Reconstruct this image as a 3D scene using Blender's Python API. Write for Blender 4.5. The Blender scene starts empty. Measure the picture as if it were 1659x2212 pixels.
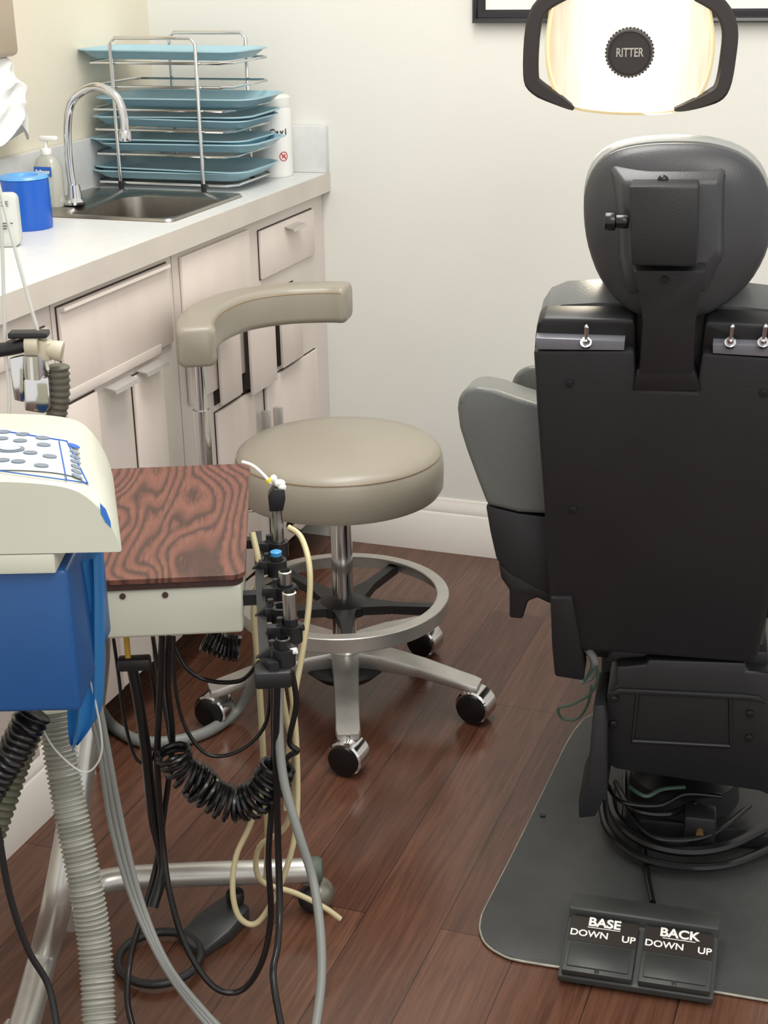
import bpy,bmesh,math,random
from math import sin,cos,pi,radians
from mathutils import Vector as V, Matrix
random.seed(3)
SC=bpy.context.scene
try: SC.view_settings.view_transform='Standard'
except Exception: pass
# ---------- camera ----------
FP=3200.;TH=radians(20.9);PSD=20.4;PS=radians(PSD);RO=.02;HC=1.42
fh=V((-sin(PS),cos(PS),0)); rt=V((cos(PS),sin(PS),0))
fw=fh*cos(TH)+V((0,0,-sin(TH))); dn=fh*(-sin(TH))+V((0,0,-cos(TH)))
CAM=V((0,0,HC))
Rc=rt*cos(RO)+dn*sin(RO); Dc=rt*(-sin(RO))+dn*cos(RO)
cd=bpy.data.cameras.new('camera'); co=bpy.data.objects.new('camera',cd); SC.collection.objects.link(co)
cd.sensor_fit='HORIZONTAL'; cd.sensor_width=36; cd.lens=FP/1659*36; cd.clip_start=.05
m=Matrix((( Rc.x,-Dc.x,-fw.x,0),(Rc.y,-Dc.y,-fw.y,0),(Rc.z,-Dc.z,-fw.z,HC),(0,0,0,1)))
co.matrix_world=m; SC.camera=co
def ray(px,py): return fw+Rc*((px-829.5)/FP)+Dc*((py-1106)/FP)
class Fr:
    def __init__(s,o,rot=0):
        s.o=V(o); s.rot=radians(rot)
        s.m=Matrix.Translation(s.o)@Matrix.Rotation(s.rot,4,'Z'); s.i=s.m.inverted(); s.e=None
    def on(s,p,n,px,py):
        c=s.i@CAM; d=s.i.to_3x3()@ray(px,py); n=V(n); t=(V(p)-c).dot(n)/d.dot(n); return c+d*t
    def x(s,px,py,v): return s.on((v,0,0),(1,0,0),px,py)
    def y(s,px,py,v): return s.on((0,v,0),(0,1,0),px,py)
    def z(s,px,py,v): return s.on((0,0,v),(0,0,1),px,py)
W=Fr((0,0,0)); K=Fr((0,0,0),PSD)
# ---------- materials ----------
def lin(c):
    return tuple([(v/255/12.92 if v/255<=.04045 else ((v/255+.055)/1.055)**2.4) for v in c])+(1,)
MC={}
def M(name,col,rough=.5,metal=0,noise=.06,scale=8,bump=0,bscale=200,emit=0,alpha=1,trans=0,stretch=None):
    if name in MC: return MC[name]
    mt=bpy.data.materials.new(name); mt.use_nodes=True; N=mt.node_tree.nodes; L=mt.node_tree.links
    b=N['Principled BSDF']; b.inputs['Roughness'].default_value=rough; b.inputs['Metallic'].default_value=metal
    c=lin(col); tc=N.new('ShaderNodeTexCoord'); nz=N.new('ShaderNodeTexNoise'); nz.inputs['Scale'].default_value=scale; nz.inputs['Detail'].default_value=4
    if stretch:
        mp=N.new('ShaderNodeMapping'); mp.inputs['Scale'].default_value=stretch; L.new(tc.outputs['Object'],mp.inputs['Vector']); L.new(mp.outputs['Vector'],nz.inputs['Vector'])
    else: L.new(tc.outputs['Object'],nz.inputs['Vector'])
    cr=N.new('ShaderNodeValToRGB'); L.new(nz.outputs['Fac'],cr.inputs['Fac'])
    cr.color_ramp.elements[0].position=.3; cr.color_ramp.elements[1].position=.7
    cr.color_ramp.elements[0].color=tuple(v*(1-noise) for v in c[:3])+(1,)
    cr.color_ramp.elements[1].color=tuple(min(1,v*(1+noise)) for v in c[:3])+(1,)
    L.new(cr.outputs['Color'],b.inputs['Base Color'])
    if bump:
        n2=N.new('ShaderNodeTexNoise'); n2.inputs['Scale'].default_value=bscale; L.new(tc.outputs['Object'],n2.inputs['Vector'])
        bp=N.new('ShaderNodeBump'); bp.inputs['Strength'].default_value=bump; bp.inputs['Distance'].default_value=.002
        L.new(n2.outputs['Fac'],bp.inputs['Height']); L.new(bp.outputs['Normal'],b.inputs['Normal'])
    if emit:
        b.inputs['Emission Color'].default_value=c; b.inputs['Emission Strength'].default_value=emit
    if alpha<1: b.inputs['Alpha'].default_value=alpha
    if trans: b.inputs['Transmission Weight'].default_value=trans
    MC[name]=mt; return mt
def floor_mat():
    mt=bpy.data.materials.new('plank_floor'); mt.use_nodes=True; N=mt.node_tree.nodes; L=mt.node_tree.links; b=N['Principled BSDF']
    tc=N.new('ShaderNodeTexCoord'); mp=N.new('ShaderNodeMapping'); mp.inputs['Rotation'].default_value=(0,0,pi/2)
    L.new(tc.outputs['Object'],mp.inputs['Vector'])
    br=N.new('ShaderNodeTexBrick'); br.offset=.37; br.inputs['Scale'].default_value=1
    br.inputs['Brick Width'].default_value=1.15; br.inputs['Row Height'].default_value=.125
    br.inputs['Mortar Size'].default_value=.0009; br.inputs['Mortar Smooth'].default_value=.2; br.inputs['Bias'].default_value=0
    br.inputs['Color1'].default_value=lin((82,52,40)); br.inputs['Color2'].default_value=lin((104,70,54)); br.inputs['Mortar'].default_value=lin((48,31,25))
    L.new(mp.outputs['Vector'],br.inputs['Vector'])
    m2=N.new('ShaderNodeMapping'); m2.inputs['Scale'].default_value=(30,1.6,1); L.new(tc.outputs['Object'],m2.inputs['Vector'])
    nz=N.new('ShaderNodeTexNoise'); nz.inputs['Scale'].default_value=2.4; nz.inputs['Detail'].default_value=9; nz.inputs['Roughness'].default_value=.65; nz.inputs['Distortion'].default_value=1.1; L.new(m2.outputs['Vector'],nz.inputs['Vector'])
    cr=N.new('ShaderNodeValToRGB'); cr.color_ramp.elements[0].position=.33; cr.color_ramp.elements[1].position=.68
    cr.color_ramp.elements[0].color=(.52,.5,.49,1); cr.color_ramp.elements[1].color=(1.25,1.27,1.27,1); L.new(nz.outputs['Fac'],cr.inputs['Fac'])
    mx=N.new('ShaderNodeMix'); mx.data_type='RGBA'; mx.blend_type='MULTIPLY'; mx.inputs['Factor'].default_value=.85
    L.new(br.outputs['Color'],mx.inputs[6]); L.new(cr.outputs['Color'],mx.inputs[7]); L.new(mx.outputs[2],b.inputs['Base Color'])
    b.inputs['Roughness'].default_value=.22
    bp=N.new('ShaderNodeBump'); bp.inputs['Strength'].default_value=.12; bp.inputs['Distance'].default_value=.002; L.new(nz.outputs['Fac'],bp.inputs['Height']); L.new(bp.outputs['Normal'],b.inputs['Normal'])
    return mt
def rose_mat(name='rosewood_laminate',dark=1.):
    mt=bpy.data.materials.new(name); mt.use_nodes=True; N=mt.node_tree.nodes; L=mt.node_tree.links; b=N['Principled BSDF']
    tc=N.new('ShaderNodeTexCoord'); mp=N.new('ShaderNodeMapping'); mp.inputs['Scale'].default_value=(1.5,.55,1); L.new(tc.outputs['Object'],mp.inputs['Vector'])
    n0=N.new('ShaderNodeTexNoise'); n0.inputs['Scale'].default_value=7; n0.inputs['Detail'].default_value=1.2; n0.inputs['Distortion'].default_value=.3; L.new(mp.outputs['Vector'],n0.inputs['Vector'])
    ml=N.new('ShaderNodeMath'); ml.operation='MULTIPLY'; ml.inputs[1].default_value=58; L.new(n0.outputs['Fac'],ml.inputs[0])
    sx=N.new('ShaderNodeSeparateXYZ'); L.new(tc.outputs['Object'],sx.inputs[0])
    mxx=N.new('ShaderNodeMath'); mxx.operation='MULTIPLY'; mxx.inputs[1].default_value=330; L.new(sx.outputs[0],mxx.inputs[0])
    m2=N.new('ShaderNodeMapping'); m2.inputs['Scale'].default_value=(5,.6,1); L.new(tc.outputs['Object'],m2.inputs['Vector'])
    n3=N.new('ShaderNodeTexNoise'); n3.inputs['Scale'].default_value=60; n3.inputs['Detail'].default_value=5; L.new(m2.outputs['Vector'],n3.inputs['Vector'])
    m4=N.new('ShaderNodeMath'); m4.operation='MULTIPLY'; m4.inputs[1].default_value=3; L.new(n3.outputs['Fac'],m4.inputs[0])
    ad=N.new('ShaderNodeMath'); ad.operation='ADD'; L.new(ml.outputs[0],ad.inputs[0]); L.new(m4.outputs[0],ad.inputs[1])
    ad2=N.new('ShaderNodeMath'); ad2.operation='ADD'; L.new(ad.outputs[0],ad2.inputs[0]); L.new(mxx.outputs[0],ad2.inputs[1])
    sn=N.new('ShaderNodeMath'); sn.operation='SINE'; L.new(ad2.outputs[0],sn.inputs[0])
    m1=N.new('ShaderNodeMapRange'); m1.inputs['From Min'].default_value=-1; L.new(sn.outputs[0],m1.inputs['Value'])
    cr=N.new('ShaderNodeValToRGB'); e=cr.color_ramp.elements
    e[0].position=.0; e[0].color=lin((68*dark,43*dark,37*dark)); e[1].position=.3; e[1].color=lin((98*dark,60*dark,50*dark)); x=e.new(1.); x.color=lin((118*dark,74*dark,61*dark))
    L.new(m1.outputs[0],cr.inputs['Fac'])
    mx=N.new('ShaderNodeMix'); mx.data_type='RGBA'; mx.blend_type='MULTIPLY'; mx.inputs['Factor'].default_value=.45
    c2=N.new('ShaderNodeValToRGB'); c2.color_ramp.elements[0].position=.35; c2.color_ramp.elements[1].position=.65; c2.color_ramp.elements[0].color=(.55,.5,.48,1); c2.color_ramp.elements[1].color=(1.2,1.2,1.2,1)
    L.new(n3.outputs['Fac'],c2.inputs['Fac']); L.new(cr.outputs['Color'],mx.inputs[6]); L.new(c2.outputs['Color'],mx.inputs[7])
    L.new(mx.outputs[2],b.inputs['Base Color']); b.inputs['Roughness'].default_value=.4
    return mt
def lamp_mat():
    mt=bpy.data.materials.new('lit_reflector'); mt.use_nodes=True; N=mt.node_tree.nodes; L=mt.node_tree.links; b=N['Principled BSDF']
    tc=N.new('ShaderNodeTexCoord'); sp=N.new('ShaderNodeSeparateXYZ'); L.new(tc.outputs['Object'],sp.inputs[0])
    ab=N.new('ShaderNodeMath'); ab.operation='ABSOLUTE'; L.new(sp.outputs[0],ab.inputs[0])
    mp=N.new('ShaderNodeMapping'); mp.inputs['Scale'].default_value=(60,1,5); L.new(tc.outputs['Object'],mp.inputs['Vector'])
    nz=N.new('ShaderNodeTexNoise'); nz.inputs['Scale'].default_value=1.5; L.new(mp.outputs['Vector'],nz.inputs['Vector'])
    a2=N.new('ShaderNodeMath'); a2.operation='MULTIPLY_ADD'; a2.inputs[1].default_value=.055; L.new(nz.outputs['Fac'],a2.inputs[0]); L.new(ab.outputs[0],a2.inputs[2])
    mr=N.new('ShaderNodeMapRange'); mr.inputs['From Min'].default_value=.075; mr.inputs['From Max'].default_value=.18; L.new(a2.outputs[0],mr.inputs['Value'])
    cr=N.new('ShaderNodeValToRGB'); e=cr.color_ramp.elements; e[0].color=(1.35,1.28,1.12,1); e[1].color=(.72,.5,.27,1); x=e.new(.5); x.color=(1.0,.93,.72,1)
    L.new(mr.outputs[0],cr.inputs['Fac']); L.new(cr.outputs['Color'],b.inputs['Emission Color']); b.inputs['Emission Strength'].default_value=1.
    b.inputs['Base Color'].default_value=(.08,.075,.06,1); b.inputs['Roughness'].default_value=.3; return mt
CHROME=M('chrome',(215,215,215),.12,1,.02)
STEEL=M('brushed_steel',(185,183,178),.3,1,.05,40)
ALU=M('cast_aluminium',(196,194,188),.3,.75,.06,30)
BLK=M('black_plastic',(26,26,28),.42,0,.1)
BLKS=M('black_shiny_rubber',(18,18,19),.25,0,.1)
TAUPE=M('taupe_vinyl',(150,143,129),.34,0,.03,5,.12,350)
STITCH=M('tan_stitching',(150,128,100),.7)
CREAM=M('cream_enamel',(200,202,186),.35,0,.03)
CHB=M('charcoal_chair_plastic',(31,31,33),.5,0,.08,10,.15,400)
CHG=M('dark_grey_shell_plastic',(56,56,58),.38,0,.05,10,.1,400)
VIN=M('grey_vinyl',(98,100,97),.36,0,.04,6,.15,300)
VIND=M('dark_grey_vinyl',(88,90,90),.3,0,.04,6,.1,300)
WOODW=M('whitewashed_birch',(223,211,202),.5,0,.03,4,stretch=(1,5,1.2))
DARK=M('dark_gap_shade',(56,48,44),.8)  # dark colour painting the shade in gaps around cabinet doors and drawers
BODYM=M('cabinet_carcass_paint',(214,205,196),.5,0,.03)
WHITE=M('white_plastic',(232,232,228),.4,0,.02)
TUBY=M('yellowed_silicone_tube',(194,182,142),.35,0,.05)
GRYT=M('grey_hose_rubber',(125,127,123),.4,0,.05)
BLUE=M('blue_enamel',(28,80,138),.4,0,.06)
BLUEC=M('light_blue_vinyl',(40,112,172),.45,0,.08)
WTXT=M('white_print',(235,235,230),.6,0,0)
BTXT=M('blue_print',(40,95,180),.6,0,0)
DTXT=M('dark_print',(50,50,55),.6,0,0)
# ---------- mesh building ----------
def cat(P,res=6,closed=False):
    P=[V(p) for p in P]; n=len(P); out=[]
    if n<3 and not closed: return P
    rng=range(n if closed else n-1)
    for i in rng:
        if closed: a,b,c,d=P[(i-1)%n],P[i],P[(i+1)%n],P[(i+2)%n]
        else: a=P[max(i-1,0)];b=P[i];c=P[i+1];d=P[min(i+2,n-1)]
        for k in range(res):
            t=k/res
            out.append(.5*((2*b)+(c-a)*t+(2*a-5*b+4*c-d)*t*t+(3*b-a-3*c+d)*t**3))
    if not closed: out.append(P[-1])
    return out
class B:
    def __init__(s): s.bm=bmesh.new()
    def add(s,vs,fs,bev=0,seg=2,ang=30):
        t=bmesh.new(); vv=[t.verts.new(v) for v in vs]
        for f in fs:
            try: t.faces.new([vv[i] for i in f])
            except ValueError: pass
        bmesh.ops.recalc_face_normals(t,faces=t.faces)
        if bev>0:
            ed=[e for e in t.edges if len(e.link_faces)==2 and e.calc_face_angle(0)>radians(ang)]
            bmesh.ops.bevel(t,geom=ed,offset=bev,segments=seg,profile=.5,affect='EDGES',clamp_overlap=True)
        me=bpy.data.meshes.new('t'); t.to_mesh(me); t.free(); s.bm.from_mesh(me); bpy.data.meshes.remove(me); return s
    def box(s,x0,x1,y0,y1,z0,z1,bev=0,seg=2):
        x0,x1=sorted((x0,x1));y0,y1=sorted((y0,y1));z0,z1=sorted((z0,z1))
        vs=[(x,y,z) for z in(z0,z1) for y in(y0,y1) for x in(x0,x1)]
        return s.add(vs,[(0,2,3,1),(4,5,7,6),(0,1,5,4),(2,6,7,3),(0,4,6,2),(1,3,7,5)],bev,seg)
    def loft(s,rings,cap=True,closed=False,bev=0):
        n=len(rings[0]); vs=[v for r in rings for v in r]; fs=[]
        m=len(rings)
        for i in range(m if closed else m-1):
            for j in range(n):
                a=i*n+j;b=i*n+(j+1)%n; c=((i+1)%m)*n+(j+1)%n; d=((i+1)%m)*n+j
                fs.append((a,b,c,d))
        if cap and not closed: fs+= [tuple(range(n)),tuple(range((m-1)*n,m*n))]
        return s.add(vs,fs,bev)
    def prism(s,pts,ext,bev=0,seg=2,ang=30):
        pts=[V(p) for p in pts]; ext=V(ext); n=len(pts)
        return s.add(pts+[p+ext for p in pts],[tuple(range(n)),tuple(range(n,2*n))]+[(i,(i+1)%n,n+(i+1)%n,n+i) for i in range(n)],bev,seg,ang)
    def cyl(s,p0,p1,r0,r1=None,n=24,bev=0,seg=2):
        p0=V(p0);p1=V(p1); r1=r0 if r1 is None else r1; d=(p1-p0).normalized(); a=d.orthogonal().normalized(); b=d.cross(a)
        R=lambda p,r:[p+(a*cos(2*pi*i/n)+b*sin(2*pi*i/n))*r for i in range(n)]
        vs=R(p0,r0)+R(p1,r1)
        return s.add(vs,[tuple(range(n)),tuple(range(n,2*n))]+[(i,(i+1)%n,n+(i+1)%n,n+i) for i in range(n)],bev,seg,45)
    def lathe(s,prof,c=(0,0,0),ax=(0,0,1),n=48):
        c=V(c); d=V(ax).normalized(); a=d.orthogonal().normalized(); b=d.cross(a)
        return s.loft([[c+d*z+(a*cos(2*pi*i/n)+b*sin(2*pi*i/n))*max(r,1e-4) for i in range(n)] for r,z in prof])
    def tube(s,P,r,n=10,res=6,closed=False,rf=None,smooth=True):
        P=cat(P,res,closed) if smooth else [V(p) for p in P]
        m=len(P); T=[]
        for i in range(m):
            if closed: t=P[(i+1)%m]-P[(i-1)%m]
            else: t=P[min(i+1,m-1)]-P[max(i-1,0)]
            T.append(t.normalized())
        a=T[0].orthogonal().normalized()
        rings=[];L=0
        for i in range(m):
            if i: L+=(P[i]-P[i-1]).length
            a=(a-T[i]*a.dot(T[i])).normalized()
            b=T[i].cross(a)
            q=r if rf is None else rf(L,i/(m-1))
            rings.append([P[i]+(a*cos(2*pi*k/n)+b*sin(2*pi*k/n))*q for k in range(n)])
        return s.loft(rings,cap=not closed,closed=closed)
    def sph(s,c,r,n=20,k=12):
        r=(r,r,r) if not hasattr(r,'__len__') else r; c=V(c)
        return s.loft([[c+V((r[0]*sin(pi*j/k)*cos(2*pi*i/n)if 0<j<k else 1e-4*cos(2*pi*i/n),r[1]*sin(pi*j/k)*sin(2*pi*i/n) if 0<j<k else 1e-4*sin(2*pi*i/n),-r[2]*cos(pi*j/k))) for i in range(n)] for j in range(k+1)])
    def done(s,name,mat,smooth=38):
        for f in s.bm.faces: f.smooth=True
        for e in s.bm.edges: e.smooth= not(len(e.link_faces)==2 and e.calc_face_angle(0)>radians(smooth))
        me=bpy.data.meshes.new(name); s.bm.to_mesh(me); s.bm.free(); me.materials.append(mat); return me
    def part(s,name,mat,par,label=None,smooth=38):
        o=bpy.data.objects.new(name,s.done(name,mat,smooth)); SC.collection.objects.link(o); o.parent=par.e if isinstance(par,Fr) else par
        if label:o['label']=label
        return o
    def top(s,name,mat,label,cate,fr=W,group=None,smooth=38):
        s.bm.transform(fr.m); xs=[v.co for v in s.bm.verts]
        c=V(((min(v.x for v in xs)+max(v.x for v in xs))/2,(min(v.y for v in xs)+max(v.y for v in xs))/2,min(v.z for v in xs)))
        s.bm.transform(Matrix.Translation(-c)); o=bpy.data.objects.new(name,s.done(name,mat,smooth)); o.location=c; SC.collection.objects.link(o)
        o['label']=label
        if cate=='structure': o['kind']='structure'
        else: o['category']=cate
        if group:o['group']=group
        return o
def thing(name,label,cate,o,rot=0,group=None):
    f=Fr(o,rot); e=bpy.data.objects.new(name,None); e.empty_display_size=.05; e.location=f.o; e.rotation_euler=(0,0,f.rot); SC.collection.objects.link(e)
    e['label']=label;e['category']=cate
    if group:e['group']=group
    f.e=e; return f
def text(name,s,size,mat,par,org,right,up,ext=.0003,align='CENTER',bold=0,sx=1):
    cu=bpy.data.curves.new(name,'FONT'); cu.body=s; cu.size=size; cu.extrude=ext; cu.align_x=align; cu.align_y='CENTER'; cu.offset=bold
    ob=bpy.data.objects.new('tmp',cu); SC.collection.objects.link(ob); bpy.context.view_layer.update()
    me=bpy.data.meshes.new_from_object(ob.evaluated_get(bpy.context.evaluated_depsgraph_get())); bpy.data.objects.remove(ob)
    r=V(right).normalized(); u=V(up); u=(u-r*u.dot(r)).normalized(); n=r.cross(u); o=V(org)
    me.transform(Matrix(((r.x*sx,u.x,n.x,o.x),(r.y*sx,u.y,n.y,o.y),(r.z*sx,u.z,n.z,o.z),(0,0,0,1))))
    me.materials.clear(); me.materials.append(mat); me.name=name
    q=bpy.data.objects.new(name,me); SC.collection.objects.link(q); q.parent=par.e if isinstance(par,Fr) else par; return q
def rrect(cx,cy,hx,hy,r,n=5):
    out=[]
    for qx,qy,a0 in((1,1,0),(-1,1,90),(-1,-1,180),(1,-1,270)):
        for k in range(n+1):
            a=radians(a0+90*k/n); out.append((cx+qx*(hx-r)+r*cos(a),cy+qy*(hy-r)+r*sin(a)))
    return out
# ---------- room ----------
YB=3.28; XL=-1.79; XC=-1.34; ZC=.9265; XF=-1.352
WALLB=M('painted_wall_offwhite',(226,226,219),.6,0,.012,2,.1,150)
WALLL=M('painted_wall_cream',(222,215,196),.6,0,.012,2,.1,150)
BASEW=M('white_trim_paint',(235,230,222),.35,0,.02)
B().box(XL-.1,2.2,-.6,YB+.1,-.05,0).top('floor',floor_mat(),'dark reddish-brown wood plank floor','structure')
B().box(XL-.1,2.2,YB,YB+.1,0,2.6).top('wall_back',WALLB,'smooth off-white painted wall','structure')
B().box(XL-.1,XL,-.6,YB,0,2.6).top('wall_left',WALLL,'cream painted wall behind the counter','structure')
def bboard(p0,p1,h,name,lab,nrm):
    nrm=V(nrm); prof=[(0,0),(.016,0),(.016,h*.72),(.012,h*.76),(.013,h*.84),(.006,h*.93),(.004,h),(0,h)]
    p0=V(p0);p1=V(p1); B().prism([p0+nrm*a+V((0,0,z)) for a,z in prof],p1-p0).top(name,BASEW,lab,'structure')
hb=W.y(955,1076,YB).z
bboard((-1.36,YB,0),(2.2,YB,0),max(.1,hb),'baseboard_back','white moulded baseboard along the wall',(0,-1,0))
# ---------- cabinets ----------
yA=W.x(118,690,XF).y; yBc=W.x(386,700,XF).y
def cabinet(y0,y1,lab,zb=.1):
    f=thing('base_cabinet',lab,'cabinet',((XL+XC)/2,(y0+y1)/2,0)); ox,oy=f.o.x,f.o.y
    b=B(); a=y0-oy+.001; c=y1-oy-.001; zt=ZC-.046; X0=XL+.003-ox; X1=XF-.008-ox
    b.box(X0,X1,a,a+.016,zb,zt); b.box(X0,X1,c-.016,c,zb,zt); b.box(X0,X1,a+.016,c-.016,zb,zb+.016); b.box(X1-.016,X1,a+.016,c-.016,zb+.016,zt)
    b.part('body',BODYM,f)
    return f,ox,oy
def panel(f,ox,oy,name,tl,br,out=0,rev=True,mat=None,lab=None):
    a=W.x(*tl,XF+out); c=W.x(*br,XF+out); y0,y1=sorted((a.y,c.y)); z1,z0=max(a.z,c.z),min(a.z,c.z); z0=max(z0,.105)
    d=B().box(XF-.0064+out-ox,XF+out-ox,y0-oy,y1-oy,z0,z1,.0006).part(name,mat or WOODW,f,lab)
    if rev:
        B().box(XF-.0079-ox,XF-.0065-ox,y0-oy-.0022,y1-oy+.0022,z0-.0022,z1+.0022).part('gap_shade_plate',DARK,f)  # dark backing sheet stands in for shade in the gap around the panel
    if out>.01: B().box(XF-.0064-ox,XF-.0065+out-ox,y0-oy+.008,y1-oy-.008,z0+.01,z1-.01).part('drawer_box',DARK,d)
    return d,y0-oy,y1-oy,z0,z1
HAN=M('brushed_nickel',(188,184,178),.35,.4,.04)
def pull(par,ox,x,y,z,w=.085,dz=.03):
    b=B(); q=x
    b.prism([(q,y-w/2,z),(q+.022,y-w/2,z-.003),(q+.025,y-w/2,z-.010),(q+.023,y-w/2,z-.0105),(q+.02,y-w/2,z-.006),(q,y-w/2,z-.002)],(0,w,0)); b.part('handle',HAN,par)
f,ox,oy=cabinet(yBc+.002,YB-.001,'whitewashed base cabinet with small drawers and doors')
B().box(-1.47-ox,-1.461-ox,yBc-oy,YB-oy-.02,0,.1).part('toe_kick',M('rubber_toe_kick',(80,78,72),.6),f)
d,*r=panel(f,ox,oy,'drawer',(563,500),(681,548)); 
p=W.x(628,484,XF); pull(d,ox,XF-ox,p.y-oy,p.z,.07)
panel(f,ox,oy,'door',(392,556),(553,790),rev=False)
panel(f,ox,oy,'drawer',(474,740),(525,848),.012)
panel(f,ox,oy,'drawer',(540,705),(600,820),.02)
panel(f,ox,oy,'drawer',(606,632),(656,768),.014)
d,y0,y1,z0,z1=panel(f,ox,oy,'door',(470,893),(572,1275))
p=W.x(566,915,XF); B().box(XF-ox,XF+.02-ox,p.y-oy-.004,p.y-oy+.008,p.z-.03,p.z+.03,.002).part('handle',HAN,d)
d,y0,y1,z0,z1=panel(f,ox,oy,'door',(575,825),(698,1120))
p=W.x(594,905,XF); B().box(XF-ox,XF+.02-ox,p.y-oy-.008,p.y-oy+.004,p.z-.03,p.z+.03,.002).part('handle',HAN,d)
f,ox,oy=cabinet(yA+.002,yBc,'whitewashed base cabinet with wide drawer over two doors')
B().box(-1.47-ox,-1.461-ox,yA-oy+.002,yBc-oy,0,.1).part('toe_kick',MC['rubber_toe_kick'],f)
d,y0,y1,z0,z1=panel(f,ox,oy,'drawer',(128,666),(376,738))
B().prism([(XF-ox,y0,z1-.002),(XF+.009-ox,y0,z1+.001),(XF+.010-ox,y0,z1-.005),(XF-ox,y0,z1-.008)],(0,y1-y0-.01,0)).part('handle',BODYM,d)
d1,a0,a1,_,_=panel(f,ox,oy,'door',(146,880),(288,1700))
d2,c0,c1,_,_=panel(f,ox,oy,'door',(290,815),(404,1500))
p=W.x(252,824,XF); pull(d1,ox,XF-ox,p.y-oy,p.z,.085)
p=W.x(318,788,XF); pull(d2,ox,XF-ox,p.y-oy,p.z,.085)
a=W.x(145,858,XF);B().box(XF-.0079-ox,XF+.001-ox,a0,c1,a.z-.009,a.z+.009,.001).part('rail',BODYM,f)
f,ox,oy=cabinet(yA-.75,yA,'whitewashed base cabinet on white baseboard plinth')
panel(f,ox,oy,'drawer',(-300,880),(108,757))
panel(f,ox,oy,'door',(-80,960),(118,1900))
B().box(-1.45-ox,-1.362-ox,yA-.75-oy+.01,yA-oy,0,.1).part('toe_kick',BODYM,f)
bboard((-1.358,yA-.75,0),(-1.358,W.z(215,1672,0).y,0),.13,'baseboard_left','white moulded baseboard under the cabinet',(1,0,0))
# worktop
SX0,SX1,SY0,SY1=-1.755,-1.382,2.566,2.905
bx0,bx1,by0,by1=-1.645,-1.41,2.60,2.87
f=thing('worktop','light grey laminate worktop with beige edge','counter',((XL+XC)/2,2.1,ZC-.044)); ox,oy=f.o.x,f.o.y
LAM=M('speckled_grey_laminate',(210,211,209),.36,0,.03,60)
b=B(); z0,z1=0,.044
def bx(x0,x1,y0,y1): b.box(x0-ox,x1-ox,y0-oy,y1-oy,z0,z1)
bx(XL+.002,XC,.9,by0-.006);bx(XL+.002,XC,by1+.006,YB-.002);bx(XL+.002,bx0-.006,by0-.006,by1+.006);bx(bx1+.006,XC,by0-.006,by1+.006)
b.part('top',LAM,f)
B().box(XC-ox,XC+.002-ox,.9-oy,YB-.002-oy,0,.0435).part('edge_strip',M('beige_edge_band',(204,196,186),.45),f)
hs=W.y(680,273,YB-.02).z-ZC
B().box(XL+.002-ox,XL+.02-ox,.9-oy,YB-.002-oy,.0445,.0445+hs,.001).part('backsplash',LAM,f)
B().box(XL+.021-ox,XC+.0-ox,YB-.02-oy,YB-.002-oy,.0445,.0445+hs,.001).part('backsplash',LAM,f)
# sink
f=thing('sink','brushed stainless steel drop-in sink','sink',((SX0+SX1)/2,(SY0+SY1)/2,ZC)); ox,oy=f.o.x,f.o.y
def rr(x0,x1,y0,y1,r,z): return [V((u,v,z)) for u,v in rrect((x0+x1)/2-ox,(y0+y1)/2-oy,(x1-x0)/2,(y1-y0)/2,r)]
SINK=M('sink_steel',(165,160,152),.28,1,.05,50)
b=B(); b.loft([rr(SX0,SX1,SY0,SY1,.02,.001),rr(SX0+.003,SX1-.003,SY0+.003,SY1-.003,.02,.006),rr(bx0-.012,bx1+.012,by0-.012,by1+.012,.045,.004),rr(bx0,bx1,by0,by1,.045,-.004),rr(bx0+.008,bx1-.008,by0+.008,by1-.008,.05,-.12),rr(bx0+.04,bx1-.04,by0+.04,by1-.04,.05,-.14)],cap=False)
n=24; b.add(rr(bx0+.04,bx1-.04,by0+.04,by1-.04,.05,-.14),[tuple(range(n))])
b.part('basin',SINK,f)
B().cyl(((bx0+bx1)/2-ox,(by0+by1)/2-oy,-.1398),((bx0+bx1)/2-ox,(by0+by1)/2-oy,-.137),.03).part('drain',CHROME,f)
# faucet
p=W.z(163,441,ZC+.006); f=thing('faucet','chrome gooseneck faucet on the sink','faucet',p)
P=[f.y(*q,0) for q in((158,425),(150,360),(146,270),(158,215),(205,187),(250,208),(267,250),(270,285))]
b=B().tube([(0,0,.012)]+P[1:],.0085,n=14); b.part('spout',CHROME,f)
B().lathe([(.024,.001),(.024,.006),(.015,.014),(.012,.04),(0,.042)]).part('base',CHROME,f)
e=P[-1]; B().cyl(e+V((0,0,.004)),e-V((0,0,.018)),.0115,.013,bev=.002).part('aerator',CHROME,f)
# ---------- tray rack ----------
yr0,yr1=2.918,3.15
f=thing('tray_rack','chrome wire rack holding blue trays on the counter','rack',(-1.59,(yr0+yr1)/2,ZC)); ox,oy=f.o.x,f.o.y
def F(px,py,yy): 
    q=W.y(px,py,yy); return V((q.x-ox,q.y-oy,q.z-ZC))
xl=-1.69-ox; xr=-1.487-ox; zt=F(335,82,yr0).z; zt2=F(450,70,yr1).z
r=.0042
xb0=F(366,100,yr1).x; xb1=F(531,100,yr1).x
B().tube([(xl,yr0-oy,.0),(xl,yr0-oy,zt-.012),(xl+.012,yr0-oy,zt),(xr-.012,yr0-oy,zt),(xr,yr0-oy,zt-.012),(xr,yr0-oy,0)],r,smooth=False).part('frame',CHROME,f)
B().tube([(xb0,yr1-oy,.0),(xb0,yr1-oy,zt2-.012),(xb0+.012,yr1-oy,zt2),(xb1-.012,yr1-oy,zt2),(xb1,yr1-oy,zt2-.012),(xb1,yr1-oy,0)],r,smooth=False).part('frame',CHROME,f)
levels=[F(340,y,yr0+.01).z for y in (390,329,276,232,182,130)]
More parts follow.
